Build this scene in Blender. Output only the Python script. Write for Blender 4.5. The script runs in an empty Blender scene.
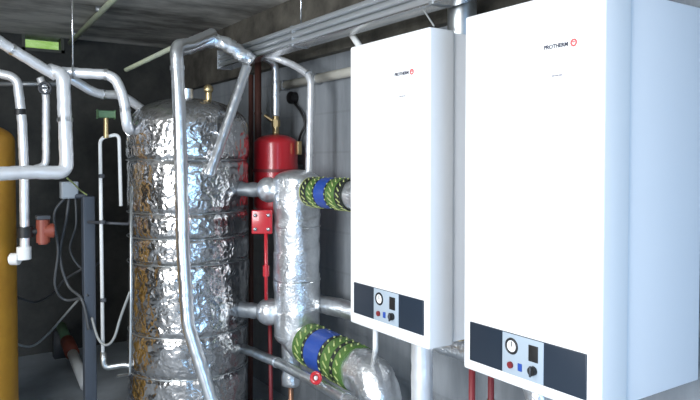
import bpy, bmesh, math, random
from mathutils import Vector, Matrix, noise, Euler
random.seed(7)
scn = bpy.context.scene
COL = scn.collection
R = math.radians

# ------------------------------------------------------------------ camera
CAMZ = 1.35
F = 660.0
YAW, PITCH = 33.7, 1.6
CY = 180.5          # picture row of the optical axis
cam_d = bpy.data.cameras.new('camera')
cam = bpy.data.objects.new('camera', cam_d); COL.objects.link(cam)
cam.location = (0, 0, CAMZ)
cam.rotation_euler = (R(90 - PITCH), 0, R(-YAW))
cam_d.sensor_width = 36.0
cam_d.lens = 36.0 * F / 700.0
cam_d.shift_y = (CY - 200) / 700
cam_d.clip_start = 0.02
scn.camera = cam
CM = Matrix.Translation((0, 0, CAMZ)) @ Euler((R(90 - PITCH), 0, R(-YAW))).to_matrix().to_4x4()

def P(px, py, d):
    """point of the room seen at photograph position px,py, d metres in front"""
    d *= 1.055
    return CM @ Vector(((px - 350) / F * d, -(py - CY) / F * d, -d))
def XP(px, py, x):
    v = P(px, py, 1) - Vector((0, 0, CAMZ)); t = x / v.x
    return Vector((0, 0, CAMZ)) + v * t
def ZP(px, py, z):
    v = P(px, py, 1) - Vector((0, 0, CAMZ)); t = (z - CAMZ) / v.z
    return Vector((0, 0, CAMZ)) + v * t
def YP(px, py, y):
    v = P(px, py, 1) - Vector((0, 0, CAMZ)); t = y / v.y
    return Vector((0, 0, CAMZ)) + v * t

# ------------------------------------------------------------------ materials
def mat(name, col, rough=0.5, metal=0.0, bump=None, vary=None, spec=0.5, coat=0.0):
    """bump: (kind, scale, strength, distance); vary: (scale, colour2, low, high)"""
    m = bpy.data.materials.new(name); m.use_nodes = True
    nt = m.node_tree; b = nt.nodes['Principled BSDF']
    b.inputs['Base Color'].default_value = (*col, 1)
    b.inputs['Roughness'].default_value = rough
    b.inputs['Metallic'].default_value = metal
    b.inputs['Specular IOR Level'].default_value = spec
    b.inputs['Coat Weight'].default_value = coat
    tc = nt.nodes.new('ShaderNodeTexCoord')
    if vary:
        n = nt.nodes.new('ShaderNodeTexNoise'); n.inputs['Scale'].default_value = vary[0]
        n.inputs['Detail'].default_value = 6; n.inputs['Roughness'].default_value = .65
        mp = nt.nodes.new('ShaderNodeMapping'); nt.links.new(tc.outputs['Object'], mp.inputs[0])
        if len(vary) > 4: mp.inputs['Scale'].default_value = vary[4]
        nt.links.new(mp.outputs[0], n.inputs['Vector'])
        r = nt.nodes.new('ShaderNodeValToRGB')
        r.color_ramp.elements[0].position = vary[2]; r.color_ramp.elements[1].position = vary[3]
        r.color_ramp.elements[0].color = (*col, 1); r.color_ramp.elements[1].color = (*vary[1], 1)
        nt.links.new(n.outputs['Fac'], r.inputs[0]); nt.links.new(r.outputs[0], b.inputs['Base Color'])
    if bump:
        if bump[0] == 'voronoi':
            n0 = nt.nodes.new('ShaderNodeTexNoise'); n0.inputs['Scale'].default_value = bump[1] * .5
            nt.links.new(tc.outputs['Object'], n0.inputs['Vector'])
            mx = nt.nodes.new('ShaderNodeMix'); mx.data_type = 'RGBA'; mx.inputs[0].default_value = .12
            nt.links.new(tc.outputs['Object'], mx.inputs[6]); nt.links.new(n0.outputs['Color'], mx.inputs[7])
            n = nt.nodes.new('ShaderNodeTexVoronoi'); n.inputs['Scale'].default_value = bump[1]
            n.feature = 'SMOOTH_F1'; n.inputs['Smoothness'].default_value = .25
            nt.links.new(mx.outputs[2], n.inputs['Vector']); out = n.outputs['Distance']
        else:
            n = nt.nodes.new('ShaderNodeTexNoise'); n.inputs['Scale'].default_value = bump[1]
            n.inputs['Detail'].default_value = 5
            nt.links.new(tc.outputs['Object'], n.inputs['Vector']); out = n.outputs['Fac']
        bp = nt.nodes.new('ShaderNodeBump'); bp.inputs['Strength'].default_value = bump[2]
        bp.inputs['Distance'].default_value = bump[3]
        nt.links.new(out, bp.inputs['Height']); nt.links.new(bp.outputs[0], b.inputs['Normal'])
    return m

M = {}
M['foil_tank'] = mat('crumpled foil', (.66, .66, .67), .22, 1, ('voronoi', 30, .5, .008), (9, (.50, .49, .48), .35, .7))
M['foil'] = mat('foil wrap', (.88, .90, .92), .32, .9, ('voronoi', 45, .32, .005), (14, (.66, .68, .70), .4, .7))
M['foil_smooth'] = mat('foil jacket', (.84, .86, .89), .30, 1, ('noise', 40, .25, .004))
M['foil_pipe'] = mat('white silver lagging', (.84, .86, .89), .36, .55, ('noise', 40, .3, .004))
M['trunk'] = mat('silver trunking', (.62, .65, .68), .36, .75, ('noise', 30, .2, .003))
M['galv'] = mat('galvanised steel', (.55, .58, .60), .38, 1, ('noise', 30, .1, .002), (18, (.42, .45, .46), .35, .65))
M['galv_dull'] = mat('dull galvanised steel', (.40, .43, .45), .5, .8, ('noise', 30, .1, .002), (18, (.3, .32, .34), .35, .65))
M['white'] = mat('white enamel', (.86, .87, .88), .30, 0)
M['white_body'] = mat('white enamel body', (.82, .84, .87), .35, 0)
M['white_pipe'] = mat('white plastic pipe', (.80, .81, .80), .35)
M['cream_pipe'] = mat('cream plastic pipe', (.55, .54, .48), .45)
M['navy'] = mat('navy plastic panel', (.016, .026, .042), .38)
M['pale'] = mat('pale grey panel', (.38, .45, .52), .35)
M['black'] = mat('black rubber', (.012, .012, .013), .5)
M['grey'] = mat('dark grey plastic', (.06, .065, .075), .5)
M['logo_dark'] = mat('dark print', (.03, .035, .06), .5)
M['logo_grey'] = mat('grey print', (.35, .35, .38), .5)
M['red_print'] = mat('red print', (.60, .10, .10), .5)
M['red'] = mat('red enamel', (.50, .018, .028), .28, 0, None, None, .5, .3)
M['red_dark'] = mat('dark red oxide paint', (.20, .02, .025), .45)
M['orange'] = mat('orange red casting', (.26, .06, .035), .45)
M['rust'] = mat('rusty red pipe', (.10, .038, .028), .6, .2, ('noise', 60, .2, .002))
M['copper'] = mat('tarnished copper', (.42, .22, .14), .4, .8)
M['brass'] = mat('brass', (.55, .42, .22), .35, .9)
M['yellow'] = mat('ochre yellow paint', (.56, .29, .035), .5, 0, ('noise', 12, .1, .004), (5, (.44, .21, .025), .4, .7))
M['tape_black'] = mat('black tape', (.015, .02, .016), .45)
M['tape_green'] = mat('green tape', (.08, .17, .035), .45)
M['tape_blue'] = mat('blue tape', (.02, .07, .35), .4)
M['tape_yellow'] = mat('pale yellow tape print', (.45, .52, .20), .45)
M['cable'] = mat('grey cable', (.06, .065, .07), .5)
M['cable_light'] = mat('light grey cable', (.34, .36, .36), .5)
M['post'] = mat('blue grey painted steel', (.05, .062, .082), .5)
M['post_box'] = mat('light grey plastic box', (.32, .36, .40), .5)
M['green_valve'] = mat('green painted handle', (.12, .22, .12), .5)
M['conduit'] = mat('grey green conduit', (.42, .46, .32), .45, 0, None, (6, (.33, .36, .30), .4, .7))
M['steel'] = mat('bright steel', (.75, .76, .78), .25, 1)
M['ceiling'] = mat('stained concrete ceiling', (.20, .19, .17), .9, 0, ('noise', 9, .3, .02), (1.8, (.74, .72, .66), .38, .60, (.6, 1.3, 1)))
M['wall'] = mat('grey concrete wall', (.20, .22, .24), .85, 0, ('noise', 22, .35, .01), (3.0, (.30, .325, .35), .35, .7, (1, 2.5, .5)))
M['wall_shade'] = mat('dark brown wall shade', (.055, .050, .042), .95, 0, ('noise', 12, .5, .02), (6, (.15, .14, .115), .35, .7))  # shade of the upper wall put into a dark brown colour
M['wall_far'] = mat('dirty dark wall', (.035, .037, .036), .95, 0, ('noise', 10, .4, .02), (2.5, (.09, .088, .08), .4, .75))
M['floor'] = mat('blue grey concrete floor', (.26, .29, .32), .7, 0, ('noise', 15, .2, .01), (2.5, (.40, .44, .48), .35, .7))
M['frame'] = mat('window frame', (.08, .085, .07), .6)
M['lawn'] = mat('grass bank', (.35, .50, .06), .9, 0, ('noise', 14, .8, .05), (7, (.62, .72, .22), .35, .7))

def block_wall(m):      # mortar joints of concrete blocks as bump + slight colour
    nt = m.node_tree; b = nt.nodes['Principled BSDF']
    tc = nt.nodes.new('ShaderNodeTexCoord'); sp = nt.nodes.new('ShaderNodeSeparateXYZ'); cb = nt.nodes.new('ShaderNodeCombineXYZ')
    nt.links.new(tc.outputs['Object'], sp.inputs[0]); nt.links.new(sp.outputs['Y'], cb.inputs['X']); nt.links.new(sp.outputs['Z'], cb.inputs['Y'])
    br = nt.nodes.new('ShaderNodeTexBrick'); nt.links.new(cb.outputs[0], br.inputs['Vector'])
    br.inputs['Scale'].default_value = 1; br.inputs['Brick Width'].default_value = .4; br.inputs['Row Height'].default_value = .2
    br.inputs['Mortar Size'].default_value = .006
    br.inputs['Color1'].default_value = (1, 1, 1, 1); br.inputs['Color2'].default_value = (.85, .87, .9, 1); br.inputs['Mortar'].default_value = (.55, .55, .55, 1)
    src = b.inputs['Base Color'].links[0].from_socket
    mx = nt.nodes.new('ShaderNodeMix'); mx.data_type = 'RGBA'; mx.blend_type = 'MULTIPLY'; mx.inputs[0].default_value = .25
    nt.links.new(src, mx.inputs[6]); nt.links.new(br.outputs['Color'], mx.inputs[7]); nt.links.new(mx.outputs[2], b.inputs['Base Color'])
block_wall(M['wall'])

g = bpy.data.materials.new('window glass'); g.use_nodes = True
gb = g.node_tree.nodes['Principled BSDF']; gb.inputs['Transmission Weight'].default_value = 1
gb.inputs['Roughness'].default_value = .05; gb.inputs['IOR'].default_value = 1.0; gb.inputs['Base Color'].default_value = (.95, 1, .97, 1)
M['glass'] = g

# ------------------------------------------------------------------ builders
def link(name, me, m, parent=None, smooth=True):
    me.materials.append(m)
    if smooth:
        for p in me.polygons: p.use_smooth = True
    o = bpy.data.objects.new(name, me); COL.objects.link(o)
    if parent is not None:
        o.parent = parent
        wl = Vector((0, 0, 0)); q = parent
        while q is not None: wl += q.location; q = q.parent
        o.location = -wl
    return o
def thing(name, label, cat, loc, group=None):
    o = bpy.data.objects.new(name, None); COL.objects.link(o); o.empty_display_size = .05
    o.location = loc; o['label'] = label; o['category'] = cat
    if group: o['group'] = group
    return o
def tag(o, label, cat, group=None):
    o['label'] = label; o['category'] = cat
    if group: o['group'] = group
    return o
def struct(o):
    o['kind'] = 'structure'; return o

class MB:
    def __init__(s): s.bm = bmesh.new()
    def box(s, a, b, bevel=0, rot=None, piv=None):
        r = bmesh.ops.create_cube(s.bm, size=1)
        vs = r['verts']; a = Vector(a); b = Vector(b); c = (a + b) / 2; d = b - a
        for v in vs: v.co = Vector((v.co.x * d.x, v.co.y * d.y, v.co.z * d.z)) + c
        if bevel:
            es = list({e for v in vs for e in v.link_edges})
            rr = bmesh.ops.bevel(s.bm, geom=es, offset=bevel, segments=3, affect='EDGES', profile=.5)
            vs = list({v for f in rr['faces'] for v in f.verts} | {v for v in vs if v.is_valid})
        if rot is not None:
            p = Vector(piv) if piv is not None else c
            for v in vs: v.co = rot @ (v.co - p) + p
        return s
    def cyl(s, a, b, r, r2=None, seg=24, bevel=0):
        a = Vector(a); b = Vector(b); d = b - a
        rr = bmesh.ops.create_cone(s.bm, cap_ends=True, segments=seg, radius1=r, radius2=r if r2 is None else r2, depth=d.length)
        q = d.to_track_quat('Z', 'Y').to_matrix()
        vs = rr['verts']
        if bevel:
            es = [e for e in {e for v in vs for e in v.link_edges} if abs(e.verts[0].co.z - e.verts[1].co.z) < 1e-6]
            r3 = bmesh.ops.bevel(s.bm, geom=es, offset=bevel, segments=2, affect='EDGES')
            vs = list({v for f in r3['faces'] for v in f.verts} | {v for v in vs if v.is_valid})
        for v in vs: v.co = q @ v.co + (a + b) / 2
        return s
    def sph(s, c, r, sc=(1, 1, 1), seg=20):
        rr = bmesh.ops.create_uvsphere(s.bm, u_segments=seg, v_segments=seg // 2, radius=r)
        for v in rr['verts']: v.co = Vector((v.co.x * sc[0], v.co.y * sc[1], v.co.z * sc[2])) + Vector(c)
        return s
    def lathe(s, c, prof, seg=64, axis='Z'):
        rings = []
        c = Vector(c)
        for (r, z) in prof:
            ring = []
            for k in range(seg):
                t = 2 * math.pi * k / seg
                ring.append(s.bm.verts.new(c + Vector((r * math.cos(t), r * math.sin(t), z))))
            rings.append(ring)
        for i in range(len(rings) - 1):
            for k in range(seg):
                s.bm.faces.new((rings[i][k], rings[i][(k + 1) % seg], rings[i + 1][(k + 1) % seg], rings[i + 1][k]))
        s.bm.faces.new(rings[0][::-1]); s.bm.faces.new(rings[-1])
        return s
    def torus(s, c, axis, Rr, r, n=32, m=8):
        c = Vector(c); q = Vector(axis).to_track_quat('Z', 'Y').to_matrix()
        g = []
        for i in range(n):
            t = 2 * math.pi * i / n
            g.append([s.bm.verts.new(c + q @ Vector(((Rr + r * math.cos(u)) * math.cos(t), (Rr + r * math.cos(u)) * math.sin(t), r * math.sin(u))))
                      for u in [2 * math.pi * j / m for j in range(m)]])
        for i in range(n):
            for j in range(m):
                s.bm.faces.new((g[i][j], g[(i + 1) % n][j], g[(i + 1) % n][(j + 1) % m], g[i][(j + 1) % m]))
        return s
    def build(s, name, m, parent=None, smooth=True, auto=True):
        bmesh.ops.recalc_face_normals(s.bm, faces=s.bm.faces)
        if auto:
            for e in s.bm.edges:
                if len(e.link_faces) == 2 and e.calc_face_angle() > R(38): e.smooth = False
        me = bpy.data.meshes.new(name); s.bm.to_mesh(me); s.bm.free()
        return link(name, me, m, parent, smooth)

def fillet(pts, rb):
    out = [pts[0]]
    for i in range(1, len(pts) - 1):
        a, b, c = pts[i - 1], pts[i], pts[i + 1]
        u = (a - b); w = (c - b)
        k = min(rb, u.length * .49, w.length * .49)
        p0 = b + u.normalized() * k; p2 = b + w.normalized() * k
        for j in range(9):
            t = j / 8
            out.append(p0 * (1 - t) ** 2 + b * 2 * t * (1 - t) + p2 * t * t)
    out.append(pts[-1]); return out
def resample(pts, step):
    out = [pts[0]]
    for a, b in zip(pts, pts[1:]):
        n = max(1, int((b - a).length / step))
        for k in range(1, n + 1): out.append(a.lerp(b, k / n))
    return out
def catmull(pts, n=10):
    q = [pts[0]] + list(pts) + [pts[-1]]; out = []
    for i in range(1, len(q) - 2):
        for j in range(n):
            t = j / n
            a, b, c, d = q[i - 1], q[i], q[i + 1], q[i + 2]
            out.append(.5 * ((2 * b) + (c - a) * t + (2 * a - 5 * b + 4 * c - d) * t * t + (3 * b - a - 3 * c + d) * t ** 3))
    out.append(pts[-1]); return out
def tube(name, pts, r, m, parent=None, bend=None, lump=0, ridge=0, period=.05, seg=20, step=None, curve=False, freq=30):
    pts = [Vector(p) for p in pts]
    if curve: path = catmull(pts)
    else: path = fillet(pts, bend if bend is not None else r * 2.4)
    if lump or ridge: path = resample(path, step or r * .35)
    clean = [path[0]]
    for p in path[1:]:
        if (p - clean[-1]).length > 1e-4: clean.append(p)
    path = clean
    rs = r if callable(r) else (lambda s: r)
    verts = []; faces = []
    t0 = (path[1] - path[0]).normalized()
    up = Vector((0, 0, 1)) if abs(t0.z) < .9 else Vector((1, 0, 0))
    nrm = t0.cross(up).normalized(); s = 0
    for i, p in enumerate(path):
        a = path[max(i - 1, 0)]; b = path[min(i + 1, len(path) - 1)]
        t = (b - a).normalized()
        nrm = (nrm - t * nrm.dot(t)).normalized(); bi = t.cross(nrm)
        if i: s += (p - path[i - 1]).length
        for k in range(seg):
            an = 2 * math.pi * k / seg
            d = nrm * math.cos(an) + bi * math.sin(an)
            rr = rs(s)
            if lump: rr *= 1 + lump * noise.noise((p + d * rr) * freq)
            if ridge: rr += ridge * (((s / period + .15 * math.sin(an)) % 1.0))
            verts.append(p + d * rr)
    n = len(path)
    for i in range(n - 1):
        for k in range(seg):
            faces.append((i * seg + k, i * seg + (k + 1) % seg, (i + 1) * seg + (k + 1) % seg, (i + 1) * seg + k))
    faces.append(tuple(range(seg))[::-1]); faces.append(tuple((n - 1) * seg + k for k in range(seg)))
    me = bpy.data.meshes.new(name); me.from_pydata(verts, [], faces); me.update()
    return link(name, me, m, parent)
def along(pts, f):
    L = [(b - a).length for a, b in zip(pts, pts[1:])]; t = f * sum(L)
    for a, b, l in zip(pts, pts[1:], L):
        if t <= l: return a.lerp(b, t / l), (b - a).normalized()
        t -= l
    return pts[-1], (pts[-1] - pts[-2]).normalized()
def collar(name, c, ax, r, w, m, parent, bevel=.002):
    ax = Vector(ax).normalized(); c = Vector(c)
    return MB().cyl(c - ax * w / 2, c + ax * w / 2, r, seg=28, bevel=bevel).build(name, m, parent)

# ------------------------------------------------------------------ the room
XL, XR, YB, YF, ZC = -2.4, 1.78, -1.9, 5.05, 2.23
T = .2
struct(MB().box((XL - T, YB - T, -.1), (XR + T, YF + T, 0)).build('floor', M['floor'], smooth=False))
struct(MB().box((XL - T, YB - T, ZC), (XR + T, YF + T, ZC + .2)).build('ceiling', M['ceiling'], smooth=False))
struct(MB().box((XR, YB - T, 0), (XR + T, YF + T, ZC)).build('wall_right', M['wall'], smooth=False))
struct(MB().box((XR - .05, YB, 1.89), (XR, YF, ZC)).build('shade_trim_1', M['wall_shade'], smooth=False))  # shade along the wall top, added as a dark brown strip
# far wall with a small high window
w0 = YP(22, 50, YF); w1 = YP(64, 50, YF)
wx0, wx1, wz0 = w0.x, w1.x, w0.z
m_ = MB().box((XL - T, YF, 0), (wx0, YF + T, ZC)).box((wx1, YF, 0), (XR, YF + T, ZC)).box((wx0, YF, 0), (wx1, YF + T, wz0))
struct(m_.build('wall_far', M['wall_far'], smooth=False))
fr = MB().box((wx0, YF - .01, wz0), (wx0 + .02, YF + .05, ZC)).box((wx1 - .02, YF - .01, wz0), (wx1, YF + .05, ZC)).box((wx0, YF - .01, wz0), (wx1, YF + .05, wz0 + .02)).box((wx0 + .25, YF, wz0), (wx0 + .262, YF + .04, ZC))
wn = struct(fr.build('window_1', M['frame'], smooth=False))
MB().box((wx0, YF + .02, wz0), (wx1, YF + .026, ZC)).build('pane', M['glass'], wn, smooth=False)
# left wall with a wide window opening (daylight from the left of the camera), back wall with a doorway
a0, a1, b0, b1 = -.9, 1.3, .75, 2.05
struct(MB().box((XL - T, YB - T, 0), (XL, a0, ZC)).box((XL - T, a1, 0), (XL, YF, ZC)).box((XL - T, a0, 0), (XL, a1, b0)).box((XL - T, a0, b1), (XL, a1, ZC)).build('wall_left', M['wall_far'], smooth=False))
f = MB()
for y in (a0, (a0 + a1) / 2 - .03, a1 - .06): f.box((XL - .1, y, b0), (XL - .04, y + .06, b1))
for z in (b0, b1 - .06): f.box((XL - .1, a0, z), (XL - .04, a1, z + .06))
struct(f.build('window_2', M['frame'], smooth=False))
d0, d1, dh = -.3, 1.1, 2.05
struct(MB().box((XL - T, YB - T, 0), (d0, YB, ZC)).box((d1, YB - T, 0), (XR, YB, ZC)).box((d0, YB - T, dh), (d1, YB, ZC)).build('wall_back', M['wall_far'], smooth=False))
struct(MB().box((d0, YB - .12, 0), (d0 + .05, YB - .04, dh)).box((d1 - .05, YB - .12, 0), (d1, YB - .04, dh)).box((d0, YB - .12, dh - .05), (d1, YB - .04, dh)).build('door_1', M['frame'], smooth=False))
# grassy bank outside the far window
bm = MB().bm
bk = MB()
nx, ny = 40, 20; grid = []
for i in range(nx + 1):
    row = []
    for j in range(ny + 1):
        x = -3 + 8 * i / nx; y = YF + .35 + 4.5 * j / ny
        z = 1.75 + .55 * (y - YF - .35) + .12 * noise.noise(Vector((x * 2, y * 2, 0)))
        row.append(bk.bm.verts.new((x, y, z)))
    grid.append(row)
for i in range(nx):
    for j in range(ny): bk.bm.faces.new((grid[i][j], grid[i + 1][j], grid[i + 1][j + 1], grid[i][j + 1]))
o = struct(bk.build('ground_bank', M['lawn']))

# ------------------------------------------------------------------ boilers
FX, BX = 1.25, 1.66
def z_at(px, py): return XP(px, py, FX).z
BZ0 = z_at(463, 367.5); BZ1 = z_at(463.5, 17.5)
ya0, ya1 = XP(603, 200, FX).y, XP(464, 200, FX).y
yb0, yb1 = XP(429, 200, FX).y, XP(350, 200, FX).y
BW = ya1 - ya0
def text(name, s, size, loc, m, parent, bold=0.0):
    c = bpy.data.curves.new(name, 'FONT'); c.body = s; c.size = size; c.extrude = .0006; c.offset = bold
    c.materials.append(m)
    tmp = bpy.data.objects.new(name, c); COL.objects.link(tmp)
    me = bpy.data.meshes.new_from_object(tmp); bpy.data.objects.remove(tmp)
    o = bpy.data.objects.new(name, me); COL.objects.link(o)
    o.parent = parent; o.location = Vector(loc) - parent.location; o.rotation_euler = (R(90), 0, R(-90))
    return o
def boiler(label, y0, y1, BZ0, lift, rm):
    t = thing('wall_boiler', label, 'boiler', ((BX), (y0 + y1) / 2, BZ0), 'white wall-hung boilers')
    W = y1 - y0; cx = FX + .098
    MB().box((cx - .004, y0 + .007, BZ0 + .008), (BX, y1 - .007, BZ1 - .006), .003).build('casing', M['white_body'], t)
    MB().box((FX, y0, BZ0), (cx, y1, BZ1), .007).build('front_cover', M['white'], t)
    # rear rail against wall
    MB().box((BX, y0 + .04, BZ1 - .16), (XR, y1 - .04, BZ1 - .10)).build('mounting_bracket', M['galv'], t)
    MB().box((BX, y0 + .04, BZ0 + .10), (XR, y1 - .04, BZ0 + .15)).build('mounting_bracket', M['galv'], t)
    pz0, pz1 = BZ0 + .029 + lift, BZ0 + .133 + lift
    py1, py0 = y1 - .028, y0 + rm
    p = MB().box((FX - .004, py0, pz0), (FX + .01, py1, pz1), .002).build('control_panel', M['navy'], t)
    pw = py1 - py0; s1 = py1 - pw * .325; s0 = py1 - pw * .68; sw = s1 - s0; ph = pz1 - pz0
    MB().box((FX - .0055, s0, pz0 + .001), (FX + .002, s1, pz1 - .001), .001).build('instrument_plate', M['pale'], p)
    gx = FX - .0055
    gc = Vector((gx, s1 - sw * .24, pz1 - ph * .30))
    MB().torus(gc, (1, 0, 0), .0175, .0035, 28, 8).build('gauge_ring', M['black'], p)
    MB().cyl(gc + Vector((-.001, 0, 0)), gc + Vector((.002, 0, 0)), .0165, seg=28).build('gauge_face', M['white'], p)
    MB().box((gx - .0022, gc.y - .0012, gc.z - .001), (gx - .001, gc.y + .0012, gc.z + .012)).build('gauge_needle', M['black'], p)
    MB().box((gx - .002, s1 - sw * .88, pz1 - ph * .52), (gx + .002, s1 - sw * .66, pz1 - ph * .14), .001).build('display', M['black'], p)
    MB().cyl((gx - .006, s1 - sw * .22, pz1 - ph * .76), (gx + .002, s1 - sw * .22, pz1 - ph * .76), .0085, seg=20, bevel=.001).build('button', M['red_dark'], p)
    MB().cyl((gx - .012, s1 - sw * .78, pz1 - ph * .72), (gx + .002, s1 - sw * .78, pz1 - ph * .72), .011, seg=20, bevel=.001).build('knob', M['black'], p)
    MB().box((gx - .015, s1 - sw * .78 - .002, pz1 - ph * .72 - .013), (gx - .011, s1 - sw * .78 + .002, pz1 - ph * .72 + .013)).build('knob_grip', M['grey'], p)
    MB().box((gx - .002, s1 - sw * .50, pz1 - ph * .84), (gx + .002, s1 - sw * .40, pz1 - ph * .66), .001).build('button', M['tape_blue'], p)
    # printed maker's mark, right of the middle of the cover
    lc = XP(544, 50, FX); ly = y0 + (lc.y - ya0) - .052; lz = lc.z
    text('logo', 'PROTHERM', .0134, (FX - .0004, ly + .052, lz), M['logo_dark'], t, .0004)
    ey_ = ly - .032
    sw_ = MB().torus((FX - .0003, ey_, lz + .005), (1, 0, 0), .0070, .0022, 24, 6)
    sw_.box((FX - .0012, ey_ - .003, lz + .005), (FX, ey_ + .003, lz + .008)).build('logo_emblem', M['red_print'], t)
    ly += .016; lz += .017
    MB().box((FX - .001, ly + .004, lz - .083), (FX, ly + .012, lz - .079)).box((FX - .001, ly - .007, lz - .083), (FX, ly + .002, lz - .079)).box((FX - .001, ly - .018, lz - .083), (FX, ly - .009, lz - .079)).build('model_mark', M['logo_grey'], t)
    # pipe sockets under the casing
    for k in range(4): MB().cyl((1.45, y0 + .08 + k * .085, BZ0 - .018), (1.45, y0 + .08 + k * .085, BZ0 + .012), .013, seg=16).build('pipe_socket', M['brass'], t)
    return t
boiler('near white wall-hung boiler with a round gauge in its dark control panel', ya0, ya1, BZ0, 0, .036)
boiler('far white wall-hung boiler, the smaller one in view, beside the foil-wrapped header', yb0, yb1, BZ0 + .012, .010, .020)

# flues
def flue(y, label):
    t = thing('flue_pipe', label, 'flue', (1.588, y, BZ1 - .012), 'boiler flues')
    MB().cyl((1.588, y, BZ1 - .012), (1.588, y, ZC), .050, seg=36).build('pipe', M['galv'], t)
    MB().cyl((1.588, y, BZ1 - .012), (1.588, y, BZ1 + .02), .062, seg=36, bevel=.003).build('collar', M['galv_dull'], t)
flue(XP(462, 20, 1.588).y, 'grey metal flue rising from the far boiler to the ceiling')
flue((ya0 + ya1) / 2, 'grey metal flue rising behind the near boiler')

# ------------------------------------------------------------------ foil wrapped storage tank
TC = P(188, 200, 3.1); TC.z = 0; TR = .292
ZT = 1.66
def tank_z(py): return P(190, py, 2.80).z
bands = [tank_z(y) for y in (385, 342, 268, 241, 215, 160)]
tk = thing('storage_tank', 'tall storage tank wrapped in crumpled silver foil', 'tank', TC)
tm = MB(); seg = 200; rows = 300
rings = []
H = ZT
for i in range(rows + 1):
    z = H * i / rows
    if z > H - .14:
        u = (z - (H - .14)) / .14; base = TR * math.sqrt(max(0, 1 - u * u * .94)) ; 
    else: base = TR
    pinch = 0
    for b in bands: pinch += math.exp(-((z - b) / .014) ** 2) * .009
    ring = []
    for k in range(seg):
        a = 2 * math.pi * k / seg
        d = Vector((math.cos(a), math.sin(a), 0)); q = d * TR + Vector((0, 0, z))
        n1 = noise.noise(q * 5) * .010
        n2 = abs(noise.noise(Vector((q.x * 20, q.y * 20, q.z * 12)))) * -.007
        n3 = noise.noise(q * 45) * .0018
        wob = .006 * math.sin(a * 3 + z * 2)
        rr = base + n1 + n2 + n3 + wob - pinch
        ring.append(tm.bm.verts.new(TC + d * rr + Vector((0, 0, z))))
    rings.append(ring)
for i in range(rows):
    for k in range(seg):
        tm.bm.faces.new((rings[i][k], rings[i][(k + 1) % seg], rings[i + 1][(k + 1) % seg], rings[i + 1][k]))
tm.bm.faces.new(rings[0][::-1]); tm.bm.faces.new(rings[-1])
tm.build('foil_jacket', M['foil_tank'], tk, auto=False)
for b in bands:
    w = MB(); n = 120; pts = []
    for k in range(n):
        a = 2 * math.pi * k / n
        dz = .010 * math.sin(a * 2 + b * 9)
        pts.append(TC + Vector((math.cos(a) * (TR - .008), math.sin(a) * (TR - .008), b + dz)))
    w.torus(TC + Vector((0, 0, b)), (0, 0, 1), TR - .004, .003, 90, 6)
    w.build('tie_wire', M['galv'], tk)
# fittings on the crown of the tank
MB().cyl(TC + Vector((0, 0, ZT - .03)), TC + Vector((0, 0, ZT + .05)), .03, seg=20, bevel=.003).build('top_socket', M['foil_smooth'], tk)
MB().cyl(TC + Vector((.09, -.05, ZT - .05)), TC + Vector((.09, -.05, ZT + .04)), .016, seg=14).sph(TC + Vector((.09, -.05, ZT + .05)), .024).build('air_valve', M['brass'], tk)

# ------------------------------------------------------------------ overhead channel, along the boiler wall
DX = 1.47
dz0, dz1 = XP(352, 30, DX).z, XP(352, 10, DX).z
dy1 = XP(226, 65, DX).y
t = thing('overhead_trunking', 'long silver ribbed trunking running under the ceiling above the boilers', 'trunking', (DX, -1.0, dz0))
dw = .075
MB().box((DX - dw / 2, -1.85, dz0), (DX + dw / 2, dy1, dz1), .004).build('channel', M['galv'], t)
r_ = MB()
for k in range(3):
    z = dz0 + (dz1 - dz0) * (.12 + .38 * k)
    r_.cyl((DX - dw / 2, -1.85, z), (DX - dw / 2, dy1, z), .012, seg=12)
r_.build('rib', M['trunk'], t)
MB().box((DX - dw / 2 - .014, dy1 - .004, dz0 - .012), (DX + dw / 2, dy1 + .004, dz1 + .012), .002).build('end_cap', M['galv_dull'], t)
MB().box((DX - dw / 2 - .006, -1.85, dz0 - .008), (DX + dw / 2, dy1, dz0 + .003), .002).build('lower_flange', M['steel'], t)
for px in (301,):
    q = XP(px, 12, DX)
    MB().cyl((DX, q.y, dz1 - .01), (DX, q.y, ZC), .004, seg=8).build('hanger_rod', M['steel'], t)
for yy in (.6, -1.0):
    MB().cyl((DX, yy, dz1 - .01), (DX, yy, ZC), .004, seg=8).build('hanger_rod', M['steel'], t)
for k in range(4):
    yy = 2.6 - k * .95
    MB().box((DX - dw / 2 - .009, yy, dz0 - .01), (DX + dw / 2 + .004, yy + .022, dz1 + .004), .002).build('joint_strap', M['galv_dull'], t)

# ------------------------------------------------------------------ pipes round the tank
def to_left_wall(p):
    return Vector((XL, p.y - .15, p.z))
def run(name, label, cat, pts, r, m, group=None, bend=None, lump=.05, ridge=.0012, period=.06, couplers=(), cm='foil_smooth', part='lagging'):
    pts = [Vector(p) for p in pts]
    base = min(pts, key=lambda p: p.z)
    t = thing(name, label, cat, base, group)
    tube(part, pts, r, M[m], t, bend=bend, lump=lump, ridge=ridge, period=period)
    for f in couplers:
        c, ax = along(pts, f)
        collar('joint_tape', c, ax, r * 1.13, r * .7, M[cm], t)
    return t
RP = .0265
run('lagged_pipe', 'thick foil-lagged pipe standing in front of the foil-wrapped tank', 'pipe',
    [P(212, 34, 2.98), P(190, 44, 2.75), P(176, 46, 2.60), P(179, 100, 2.58), P(183, 250, 2.56), P(188, 326, 2.55), P(203, 372, 2.55), P(219, 425, 2.55), P(222, 440, 2.85)],
    RP, 'foil_smooth', couplers=(.22, .36, .5, .62), bend=.045)
run('lagged_elbow_pipe', 'crinkled foil elbow pipe over the tank at the end of the trunking', 'pipe',
    [P(178, 50, 2.95), P(212, 38, 3.0), P(232, 48, 3.02), P(252, 62, 3.05)], .034, 'foil', lump=.25, ridge=.003, couplers=(.4, .7), bend=.07)
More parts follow.
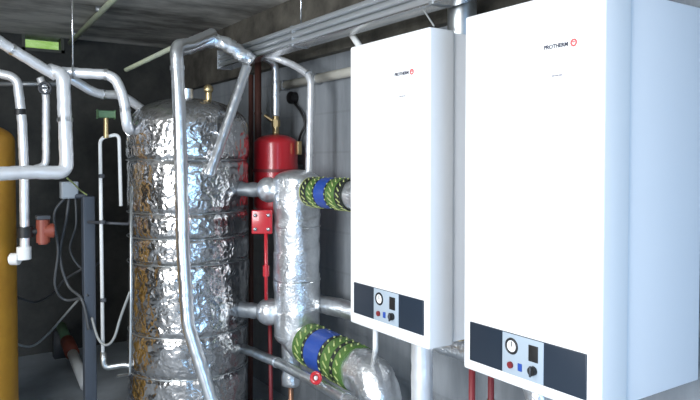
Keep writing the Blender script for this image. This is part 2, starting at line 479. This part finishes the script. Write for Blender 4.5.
run('slanting_pipe', 'straight silver pipe slanting from the trunking end down to the tank', 'pipe',
    [P(247, 66, 2.95), P(209, 176, 2.84)], .0225, 'foil_smooth', lump=.03, couplers=(.3, .97))
# conduits under the ceiling
c0 = ZP(125, -12, ZC - .03); c1 = ZP(57, 56, ZC - .03)
t = thing('ceiling_conduit', 'pale straight conduit fixed to the ceiling, running towards the far window', 'conduit', c1)
tube('pipe', [c0 + (c0 - c1) * .3, c1], .017, M['conduit'], t)
for f_ in (.25, .6):
    c = c0.lerp(c1, f_); MB().box(c + Vector((-.03, -.012, .0)), c + Vector((.03, .012, .03))).build('pipe_clip', M['galv_dull'], t)
run('striped_conduit', 'thin pale green conduit sloping up to the head of the thick pipe', 'conduit',
    [P(126, 70, 3.1), P(176, 46, 2.66)], .0095, 'conduit', lump=0, ridge=.002, period=.03, couplers=(), part='pipe')

# ---- left hand pipework
run('lagged_pipe', 'bright foil-lagged pipe sloping down from the top left corner', 'pipe',
    [to_left_wall(P(-40, 16, 2.45)), P(-40, 16, 2.45), P(0, 42, 2.6), P(56, 76, 2.78)], .0225, 'foil_pipe', couplers=(.93,))
run('lagged_pipe', 'thick foil-lagged pipe dropping at the left and turning left at its foot', 'pipe',
    [P(50, 70, 2.78), P(63, 74, 2.76), P(65, 120, 2.74), P(67, 173, 2.72), P(30, 172, 2.62), P(-70, 178, 2.36), to_left_wall(P(-70, 178, 2.36))], .0285, 'foil_pipe', couplers=(.08, .3), bend=.05)
run('lagged_pipe', 'foil-lagged pipe running level beneath the ceiling then bending down beside the tank', 'pipe',
    [P(62, 72, 2.80), P(114, 75, 2.84), P(124, 98, 2.84), P(127, 128, 2.84), P(138, 136, 3.1)], .0225, 'foil_pipe', couplers=(.25, .52, .75), bend=.05)
run('lagged_pipe', 'short foil-lagged pipe sagging beneath the level pipe', 'pipe',
    [P(70, 78, 2.88), P(96, 94, 2.95), P(122, 95, 3.05), P(146, 112, 3.15)], .021, 'foil_pipe', couplers=(.4,))
t = run('lagged_pipe', 'slim pale pipe dropping beside the yellow tank with a white fitting at its foot', 'pipe',
    [to_left_wall(P(-30, 66, 2.9)), P(-30, 66, 2.9), P(17, 78, 2.92), P(22, 120, 2.92), P(24, 165, 2.92), P(25, 256, 2.92), P(10, 260, 2.92)], .0205, 'foil_pipe', bend=.04, couplers=(.3,))
c = P(24, 253, 2.92); collar('fitting', c, (0, 0, 1), .032, .06, M['white_pipe'], t)
c = P(15, 259, 2.91); collar('fitting', c, (P(15, 259, 2.91) - P(5, 259, 2.91)), .028, .04, M['white_pipe'], t)
c = P(25, 232, 2.92); collar('flange', c, (0, 0, 1), .036, .05, M['black'], t)
c = P(20, 112, 2.92); collar('clamp', c, (0, 0, 1), .027, .028, M['black'], t)
run('lagged_pipe', 'slim short pale pipe between the two thicker pipes at the left', 'pipe',
    [P(40, 78, 3.0), P(46, 92, 3.0), P(46, 166, 3.0), P(30, 170, 2.96)], .017, 'foil_pipe', couplers=(.15,))
run('cross_pipe', 'dark thin pipe crossing behind the pipes at the left', 'pipe',
    [P(-20, 84, 3.05), P(60, 84, 3.05)], .011, 'galv_dull', lump=0, ridge=0, part='pipe')
vw = P(45, 88, 2.98)
t = thing('gate_valve', 'dark round handwheel valve on the slim short pale pipe', 'valve', vw)
MB().torus(vw, (-.3, -1, 0), .026, .006, 24, 8).build('hand_wheel', M['grey'], t)
MB().box(vw - Vector((.026, .003, .004)), vw + Vector((.026, .003, .004))).build('spoke', M['grey'], t)
MB().cyl(vw, vw + Vector((.02, .06, 0)), .011, seg=12).build('stem', M['galv_dull'], t)
# hanger rod and dark straps
q = P(73, 72, 2.80)
t = thing('pipe_hanger', 'thin rod hanger holding the level foil pipe from the ceiling', 'hanger', q)
MB().cyl(q, (q.x, q.y, ZC), .004, seg=8).build('rod', M['steel'], t)
MB().torus(q, (1, -.3, 0), .028, .004, 24, 6).build('ring_clamp', M['galv_dull'], t)

# circulation pump on a stub from the slim pipe
pc = P(43, 231, 2.95); px_ = (P(25, 232, 2.92) - pc).normalized()
t = thing('circulation_pump', 'orange red circulation pump beside the pale pipe at the left', 'pump', pc)
MB().cyl(pc + Vector((0, 0, -.062)), pc + Vector((0, 0, .062)), .030, seg=24, bevel=.008).build('pump_body', M['orange'], t)
MB().cyl(pc, pc - px_ * .05 , .034, seg=20, bevel=.004).build('motor', M['orange'], t)
MB().cyl(pc, pc + px_ * .085, .017, seg=16).build('inlet', M['black'], t)
MB().box(pc + Vector((-.03, -.03, .055)), pc + Vector((.03, .03, .075)), .004).build('terminal_box', M['grey'], t)

# thin frame of white pipe left of tank
FD = 3.0
t = thing('heating_pipe', 'slim white pipe bent in an upside-down U left of the tank', 'pipe', P(103, 362, FD))
tube('pipe', [P(121, 206, FD + .03), P(119, 134, FD + .03), P(100, 138, FD), P(103, 356, FD)], .0085, M['white_pipe'], t, bend=.03)
tube('foot', [P(103, 352, FD), P(104, 368, FD), P(128, 364, FD + .02), P(146, 378, FD)], .0145, M['galv'], t, bend=.03)
for py in (176, 222, 300): collar('pipe_clip', P(101 + (py - 138) * .0138, py, FD), (0, 0, 1), .0145, .018, M['grey'], t)
t = thing('valve', 'small green-handled valve on top of the slim white pipe', 'valve', P(106, 122, FD))
MB().cyl(P(106, 138, FD), P(106, 118, FD), .012, seg=14).build('stem', M['brass'], t)
MB().box(P(96, 118, FD) - Vector((0, .012, .0)), P(116, 112, FD) + Vector((0, .012, .006)), .005).build('handle', M['green_valve'], t)
run('thin_pipe', 'thin pale blue grey pipe along the left edge of the tank', 'pipe',
    [P(131, 186, 2.78), P(131, 300, 2.78), P(130, 374, 2.78), P(118, 376, 2.9), P(118, 376, 3.0)], .006, 'galv', lump=0, ridge=0, part='pipe')
run('brace_bar', 'dark horizontal bar clipped across the slim white pipe', 'bar',
    [P(88, 222, 3.05), P(128, 224, 3.03)], .007, 'grey', lump=0, ridge=0, part='bar')

# steel post and box
pp = P(89, 300, 3.12)
t = thing('steel_post', 'dark blue grey steel post standing in the gloom left of the tank', 'post', (pp.x, pp.y, 0))
top = P(89, 196, 3.12).z
MB().box((pp.x - .028, pp.y - .028, 0), (pp.x + .028, pp.y + .028, top), .004).build('upright', M['post'], t)
MB().box((pp.x - .06, pp.y - .06, 0), (pp.x + .06, pp.y + .06, .012)).build('foot_plate', M['post'], t)
bq = P(69, 190, 3.12)
MB().cyl((pp.x, pp.y, bq.z - .03), (bq.x, bq.y, bq.z - .03), .012, seg=10).build('arm', M['post'], t)
t = thing('junction_box', 'light grey junction box on an arm of the steel post', 'box', bq)
MB().box(bq - Vector((.04, .03, .042)), bq + Vector((.04, .03, .042)), .005).build('housing', M['post_box'], t)
MB().box(bq - Vector((.036, .034, .036)), bq + Vector((.036, -.028, .036)), .003).build('cover', M['post_box'], t)
# cables
def cable(name, label, pts, r, m, group=None):
    pts = [Vector(p) for p in pts]
    o = tube(name, pts, r, M[m], None, curve=True, seg=8)
    tag(o, label, 'cable', group); return o
CG = 'dark cables at the left'
cable('hanging_cable', 'dark cable hanging from the junction box, nearest the orange pump', [bq + Vector((-.02, 0, -.04)), P(54, 215, 3.08), P(58, 250, 3.08), P(55, 285, 3.1), P(66, 300, 3.15), P(88, 295, 3.09)], .007, 'cable', CG)
cable('hanging_cable', 'dark cable looping from the junction box to the steel post', [bq + Vector((.0, 0, -.04)), P(66, 220, 3.1), P(60, 255, 3.1), P(68, 285, 3.12), P(82, 300, 3.08), P(89, 330, 3.08)], .0075, 'cable', CG)
cable('hanging_cable', 'dark cable curving from the junction box behind the steel post', [bq + Vector((.03, 0, -.04)), P(76, 225, 3.12), P(70, 250, 3.16), P(84, 270, 3.2), P(100, 262, 3.2)], .006, 'cable', CG)
cable('yellow_wire', 'thin pale wire from the thick pipe foot to the junction box', [P(67, 178, 2.74), P(74, 184, 2.9), P(80, 190, 3.05), P(87, 195, 3.1)], .0035, 'tape_yellow')
cable('looping_cable', 'light grey cable drooping in the dark beyond the yellow tank', [P(-10, 330, 3.6), P(14, 343, 3.6), P(32, 346, 3.6), P(48, 334, 3.55), P(64, 316, 3.4), P(80, 298, 3.16)], .0065, 'cable_light')
cable('looping_cable', 'dark cable arching above the drooping light grey one', [P(14, 296, 3.5), P(36, 302, 3.5), P(54, 292, 3.4), P(64, 280, 3.3), P(84, 268, 3.15)], .0065, 'cable')
cable('hose', 'pale thin hose looping up from the foot of the slim white pipe', [P(92, 318, 3.08), P(98, 338, 3.0), P(106, 345, 2.96), P(114, 338, 2.92), P(121, 316, 2.88), P(130, 292, 2.79)], .006, 'cable_light')
# tube lying on the floor with a red collar
g0 = ZP(86, 386, .03); g1 = P(61, 324, g0.length * 1.06)
g1 = ZP(61, 326, .22)
dd = g1 - g0
t = thing('waste_tube', 'grey tube with a red collar propped up off the floor at the left', 'tube', g0)
tube('pipe', [g0, g0 + dd * .55], .032, M['white_pipe'], t)
tube('coupling', [g0 + dd * .5, g0 + dd * .72], .043, M['orange'], t)
tube('end_pipe', [g0 + dd * .7, g1], .032, M['green_valve'], t)
MB().box((g1.x - .045, g1.y - .02, 0), (g1.x + .045, g1.y + .07, g1.z - .035)).build('prop_block', M['grey'], t)

# yellow tank at left edge
yc = P(10, 250, 2.95); side = (CM.to_3x3() @ Vector((-1, 0, 0))).normalized()
ty = Vector((yc.x, yc.y, 0)) + side * .26
zt = P(0, 116, 2.75).z
t = thing('yellow_tank', 'ochre yellow cylindrical tank cut off by the left edge of view', 'tank', ty)
prof = [(.25, 0), (.26, .01), (.26, zt - .10)] + [(.26 * math.cos(u * R(9)), zt - .10 + .10 * math.sin(u * R(9))) for u in range(1, 10)]
MB().lathe(ty, prof, 72).build('shell', M['yellow'], t)
MB().cyl(ty + Vector((0, 0, zt - .01)), ty + Vector((0, 0, zt + .05)), .03, seg=16).build('top_socket', M['galv_dull'], t)

# ------------------------------------------------------------------ red expansion vessel and neighbours
VD = 3.3
vc = P(276, 200, VD); vr = .115
vz1 = P(276, 134, VD - .05).z; vz0 = P(276, 214, VD).z
t = thing('expansion_vessel', 'red expansion vessel behind the foil-wrapped header', 'vessel', (vc.x, vc.y, vz0))
h = .05
prof = [(vr * math.sin(u * R(10)) + .001, vz0 + h - h * math.cos(u * R(10))) for u in range(0, 9)] + [(vr, vz0 + h), (vr, vz1 - h)] + \
       [(vr * math.cos(u * R(10)) + .001, vz1 - h + h * math.sin(u * R(10))) for u in range(1, 10)]
MB().lathe((vc.x, vc.y, 0), prof, 48).build('shell', M['red'], t)
zm = (vz0 + vz1) / 2 + .02
MB().cyl((vc.x, vc.y, zm - .008), (vc.x, vc.y, zm + .008), vr + .007, seg=48, bevel=.003).build('clamp_ring', M['red_dark'], t)
MB().cyl((vc.x, vc.y, vz1 - .01), (vc.x, vc.y, vz1 + .03), .018, seg=6).build('connection_nut', M['brass'], t)
MB().box((vc.x - .02, vc.y + .02, zm - .03), (XR, vc.y + .06, zm + .03)).build('wall_bracket', M['galv_dull'], t)
lb = P(298, 148, VD - .06)
MB().box((lb.x - .012, lb.y - .02, lb.z - .035), (lb.x + .012, lb.y + .005, lb.z + .035), .003).build('data_plate', M['brass'], t)
vt = Vector((vc.x, vc.y, vz1))
t = thing('isolating_valve', 'tan brass valve above the red vessel', 'valve', vt)
MB().cyl(vt + Vector((0, 0, .02)), vt + Vector((0, 0, .10)), .016, seg=16).cyl(vt + Vector((0, 0, .04)), vt + Vector((0, 0, .075)), .023, seg=6).build('body', M['brass'], t)
sd = -side
MB().cyl(vt + Vector((0, 0, .06)), vt + Vector((0, 0, .10)) - sd * .06, .009, seg=10).build('lever', M['brass'], t)
run('riser_pipe', 'silver pipe rising from the brass valve over the red vessel', 'pipe',
    [vt + Vector((0, 0, .095)), Vector((vt.x, vt.y, P(278, 64, VD).z)), P(262, 56, VD - .1)], .0195, 'foil_smooth', couplers=(.3,))
HD = 2.95
hc = P(297, 250, HD); hr = .108
run('riser_pipe', 'white silver riser standing on the foil-wrapped header', 'pipe',
    [P(309, 172, HD), P(311, 76, HD), P(292, 64, 3.05), P(262, 53, 3.10)], .0165, 'foil_pipe', couplers=(.1, .6), bend=.05)
run('rusty_pipe', 'rusty red pipe upright behind the slanting silver pipe', 'pipe',
    [P(258, 62, 3.45), P(258, 150, 3.45), P(262, 190, 3.42)], .019, 'rust', lump=0, ridge=0, couplers=(.4,), cm='rust', part='pipe')
run('rusty_pipe', 'dark brown pipe upright beside the edge of the tank', 'pipe',
    [P(251, 75, 3.5), P(251, 300, 3.5), P(250, 420, 3.5)], .014, 'rust', lump=0, ridge=0, part='pipe')
# white pipe fixed along wall
q0 = XP(286, 84, XR - .025); q1 = Vector((XR - .025, 1.80, XP(350, 72, XR - .025).z))
t = thing('wall_pipe', 'cream pipe fixed level along the concrete wall left of the far boiler', 'pipe', q0)
tube('pipe', [Vector((q0.x, q0.y + .1, q1.z)), q1], .024, M['cream_pipe'], t)
for yy in (q0.y - .35, q0.y): MB().box((XR - .05, yy, q1.z - .028), (XR, yy + .02, q1.z + .028), .003).build('pipe_clip', M['galv_dull'], t)
# black cap and cable on the wall
bc = XP(296, 98, XR)
t = thing('wall_socket', 'round black fitting on the concrete wall above the red vessel', 'fitting', bc)
MB().cyl(bc, bc - Vector((.045, 0, 0)), .034, seg=24, bevel=.006).build('cap', M['black'], t)
tube('lead', [bc - Vector((.02, 0, .02)), XP(301, 112, XR - .03), XP(305, 124, XR - .02), XP(301, 134, XR - .03), XP(296, 150, XR - .02)], .007, M['black'], t, curve=True, seg=8)

# ------------------------------------------------------------------ header with branches
HX, HY = hc.x, hc.y
hz1 = P(297, 172, HD - .1).z; hz0 = P(297, 332, HD).z
t = thing('foil_header', 'thick vertical header pipe wrapped in bright silver foil', 'pipe', (HX, HY, hz0))
tube('foil_jacket', [(HX, HY, hz0 - .02), (HX, HY, hz1 - .03)], hr, M['foil'], t, lump=.06, ridge=.003, period=.14, seg=64, step=.006, freq=14)
MB().lathe((HX, HY, 0), [(hr * math.cos(u * R(10)) + .001, hz1 - .04 + .05 * math.sin(u * R(10))) for u in range(0, 10)], 40).build('cap', M['foil'], t)
MB().lathe((HX, HY, 0), [(hr * math.sin(u * R(10)) + .001, hz0 - .01 - .06 * math.cos(u * R(10))) for u in range(0, 10)], 40).build('bottom_cap', M['foil'], t)
for z in (hz0 + .25, hz0 + .5): MB().torus((HX, HY, z), (0, 0, 1), hr * 1.01, .0035, 48, 6).build('joint_tape', M['foil_smooth'], t)

def taped_branch(label, pts, r, tape_pts, start, lead):
    """foil pipe with a stretch of printed tape: green, black, blue, green bands with pale dashes"""
    t = thing('taped_pipe', label, 'pipe', pts[0])
    tube('foil_jacket', pts, r, M['foil'], t, lump=.10, ridge=.004, period=.09, seg=40, step=.01, bend=r * 1.4, freq=22)
    ax = (pts[1] - pts[0]).normalized()
    p0 = pts[0] + ax * start
    side = ax.cross(Vector((0, 0, 1))).normalized(); up = side.cross(ax)
    s = 0
    for (w, mname) in lead:
        bnd = collar('tape_band', p0 + ax * (s + w / 2), ax, r * 1.13, w, M[mname], t, .001)
        if mname in ('tape_green', 'tape_black'):
            n = 18; dsh = MB()
            for k in range(n):
                an = 2 * math.pi * k / n
                d = side * math.cos(an) + up * math.sin(an)
                c = p0 + ax * (s + w / 2) + d * r * 1.13
                tg = ax.cross(d)
                rot = Matrix((ax * .8 + tg * .6, tg * .8 - ax * .6, d)).transposed()
                dsh.box(c - Vector((w * .26, r * .045, .002)), c + Vector((w * .26, r * .045, .002)), 0, rot, c)
            dsh.build('printed_dash', M['tape_yellow'], bnd)
        s += w
    return t
ubz = XP(328, 193, HX).z
lead1 = [(.008, 'tape_yellow'), (.05, 'tape_black'), (.055, 'tape_green'), (.012, 'tape_black'), (.085, 'tape_blue'), (.012, 'tape_black'), (.07, 'tape_green'), (.05, 'tape_black')]
taped_branch('upper foil pipe with green and blue printed tape passing behind the far boiler',
             [Vector((HX, HY, ubz)), Vector((HX, 2.03, ubz)), Vector((XR, 2.03, ubz))], .060, None, hr + .03, lead1)
LX = HX
lbz = XP(350, 366, LX).z
ey = XP(380, 366, LX).y
taped_branch('lower foil pipe with green and blue printed tape bending down below the far boiler',
             [Vector((LX, HY, lbz + .02)), Vector((LX, ey, lbz)), Vector((LX, ey, .0))], .084, None, .12,
             [(.08, 'tape_green'), (.02, 'tape_black'), (.12, 'tape_blue'), (.025, 'tape_black'), (.07, 'tape_green'), (.025, 'tape_black'), (.05, 'tape_green')])
# links between tank and header
def link_pipe(label, py, r, px0=262):
    z = P(px0, py, HD).z
    a = Vector((HX, HY, z)); tdir = (a - Vector((TC.x, TC.y, z))).normalized()
    b = Vector((TC.x, TC.y, z)) + tdir * (TR - .02)
    t = thing('link_pipe', label, 'pipe', b, 'pipes between tank and header')
    tube('lagging', [a - tdir * hr * .8, b], r * .8, M['galv_dull'], t, lump=.18, ridge=.002, seg=28, freq=30)
    c = a - tdir * (hr + .035)
    MB().sph(c, r * 1.45, (1, 1, 1), 24).build('bulge', M['foil'], t)
    return c
link_pipe('foil-lagged stub at the top of the header, under the red vessel', 190, .042)
link_pipe('foil-lagged stub near the foot of the header, towards the tank', 314, .045)
# red flanged valve
fc = P(262, 222, 2.88)
t = thing('flanged_valve', 'red square flange with four bright bolts left of the header', 'valve', fc)
fw = (CM.to_3x3() @ Vector((0, 0, 1))).normalized()
rt = (CM.to_3x3() @ Vector((1, 0, 0))).normalized()
rot = Matrix((rt, Vector((0, 0, 1)).cross(rt), Vector((0, 0, 1)))).transposed()
MB().box(fc - Vector((.048, .008, .055)), fc + Vector((.048, .008, .055)), .006, rot, fc).build('flange', M['red'], t)
nrm = rot @ Vector((0, -1, 0))
for sx in (-1, 1):
    for sz in (-1, 1):
        c = fc + rt * sx * .030 + Vector((0, 0, sz * .032))
        MB().cyl(c, c + nrm * .016, .009, seg=6).build('bolt', M['steel'], t)
MB().cyl(fc, fc - nrm * .10, .03, seg=20).build('body', M['red_dark'], t)
tube('stem', [fc + rt * .018 + Vector((0, 0, -.05)), fc + rt * .018 + Vector((0, 0, -.36))], .0085, M['red'], t)
MB().cyl(fc + rt * .018 + Vector((0, 0, -.25)), fc + rt * .018 + Vector((0, 0, -.20)), .015, seg=12).build('stem_coupling', M['red'], t)
fc2 = P(246, 213, 2.98)
# foil stub below the header
t = run('drain_stub', 'foil-lagged stub dropping from the bottom of the header', 'pipe',
    [Vector((HX, HY, hz0)) + side * .03, Vector((HX, HY, P(290, 386, HD).z)) + side * .03], .043, 'foil', lump=.12)
tube('tail_pipe', [Vector((HX, HY, P(290, 384, HD).z)) + side * .03, Vector((HX, HY, 0)) + side * .03], .012, M['copper'], t)
run('drain_pipe', 'dark red upright pipe between the tank and header near the floor', 'pipe',
    [P(270, 318, 3.05), P(271, 400, 3.05), Vector((P(271, 400, 3.05).x, P(271, 400, 3.05).y, 0))], .010, 'red_dark', lump=0, ridge=0, part='pipe')
# low thin pipe along the wall
lx = 1.385; z_l = XP(300, 374, lx).z
t = run('low_pipe', 'silver pipe running low along the wall below the taped foil pipe', 'pipe',
    [Vector((1.345, 3.0, z_l)), Vector((lx, 2.6, z_l)), Vector((lx, 1.2, z_l)), Vector((lx, 1.2, 0))], .022, 'galv', couplers=(.15, .4))
hv = XP(316, 378, lx)
t = thing('red_valve_handle', 'small red valve handle with a pale centre on the low silver pipe', 'valve', (lx, hv.y, z_l))
hv = XP(316, 378, lx - .052)
MB().cyl((lx, hv.y, z_l), (lx - .05, hv.y, hv.z), .008, seg=10).build('spindle', M['steel'], t)
hh = XP(316, 378, lx - .052)
MB().torus(hh, (-1, -.6, .2), .019, .008, 24, 8).build('hand_wheel', M['red'], t)
MB().sph(hh, .009).build('hub', M['white_pipe'], t)
# second foil pipe along wall behind the lower branch
run('lagged_pipe', 'foil-lagged pipe along the wall behind the lower taped pipe', 'pipe',
    [Vector((HX + .10, HY, XP(336, 306, 1.66).z)), Vector((1.66, 2.55, XP(336, 306, 1.66).z)), Vector((1.66, 1.40, XP(336, 306, 1.66).z)), Vector((1.66, 1.40, 0))], .042, 'foil', lump=.12, couplers=(.3,))

# ------------------------------------------------------------------ pipes under the boilers
q = XP(422, 380, 1.44)
t = thing('boiler_riser', 'thick white and silver pipe under the far boiler', 'pipe', (q.x, q.y, 0))
tube('lagging', [(q.x, q.y, BZ0 + .02), (q.x, q.y, 0)], .036, M['foil_pipe'], t, lump=.04, ridge=.001)
q = XP(375.5, 338, 1.335)
qy = min(q.y, yb1 - .01)
o = tube('white_tail', [(q.x, qy, BZ0 + .02), (q.x, qy, .70), (HX - .02, ey + .02, lbz + .06)], .0095, M['white_pipe'])
tag(o, 'thin white pipe under the left end of the far boiler', 'pipe')
for px, x, lab in ((472, 1.45, 'rust red pipe visible just below the left corner of the near boiler'), (491, 1.60, 'rust red pipe second from the left below the near boiler')):
    q = XP(px, 385, x)
    t = thing('gas_pipe', lab, 'pipe', (x, q.y, 0), 'rust red pipes under the boilers')
    tube('pipe', [(x, q.y, BZ0 + .02), (x, q.y, 0)], .0105, M['red_dark'], t)
    collar('pipe_clip', (x, q.y, .55), (0, 0, 1), .014, .02, M['brass'], t)
# white stub slanting above the far boiler and a thin wire
a = P(346, 26, 2.62); b = P(370, 62, 2.5)
t = thing('overflow_pipe', 'short white pipe slanting from the trunking behind the far boiler top', 'pipe', b)
tube('pipe', [a, b], .0135, M['white_pipe'], t)
collar('cuff', a.lerp(b, .12), b - a, .0165, .03, M['white_pipe'], t)
o = cable('thin_wire', 'thin grey wire dropping onto the top of the far boiler', [XP(417, 0, 1.48), XP(423, 9, 1.46), XP(434, 26, 1.42)], .003, 'cable_light')

# ------------------------------------------------------------------ light
w = bpy.data.worlds.new('daylight'); scn.world = w; w.use_nodes = True
bg = w.node_tree.nodes['Background']; bg.inputs[0].default_value = (.62, .78, 1.0, 1); bg.inputs[1].default_value = 1.3
def area(name, loc, target, sx, sy, power, col):
    l = bpy.data.lights.new(name, 'AREA'); l.shape = 'RECTANGLE'; l.size = sx; l.size_y = sy; l.energy = power; l.color = col
    o = bpy.data.objects.new(name, l); COL.objects.link(o); o.location = loc
    o.rotation_euler = (Vector(target) - Vector(loc)).to_track_quat('-Z', 'Y').to_euler()
    return o
area('window_daylight', (XL - .02, (a0 + a1) / 2, (b0 + b1) / 2), (0, (a0 + a1) / 2, (b0 + b1) / 2), a1 - a0 - .1, b1 - b0 - .1, 170, (.96, .98, 1.0))
area('doorway_daylight', ((d0 + d1) / 2, YB - .02, dh / 2), ((d0 + d1) / 2, 3, dh / 2), d1 - d0 - .1, dh - .1, 38, (.30, .60, 1.0))

area('added_fill_glow', (-.35, 1.7, ZC - .09), (.5, 2.2, 0), .12, 1.2, 34, (.95, .98, 1.0))  # added fill light, unseen, brightens the background; tube fitting below goes with it
t = thing('added_fill_lamp', 'added fill lamp with a tube under the ceiling left of view', 'lamp', (-.35, 1.7, ZC))
MB().box((-.42, 1.05, ZC - .05), (-.28, 2.35, ZC), .005).build('housing', M['white'], t)
MB().cyl((-.35, 1.1, ZC - .065), (-.35, 2.3, ZC - .065), .013, seg=12).build('tube', M['white_pipe'], t)
vs = scn.view_settings
vs.view_transform = 'Standard'; vs.look = 'None'; vs.gamma = 1; vs.use_curve_mapping = False
vs.exposure = 0.0
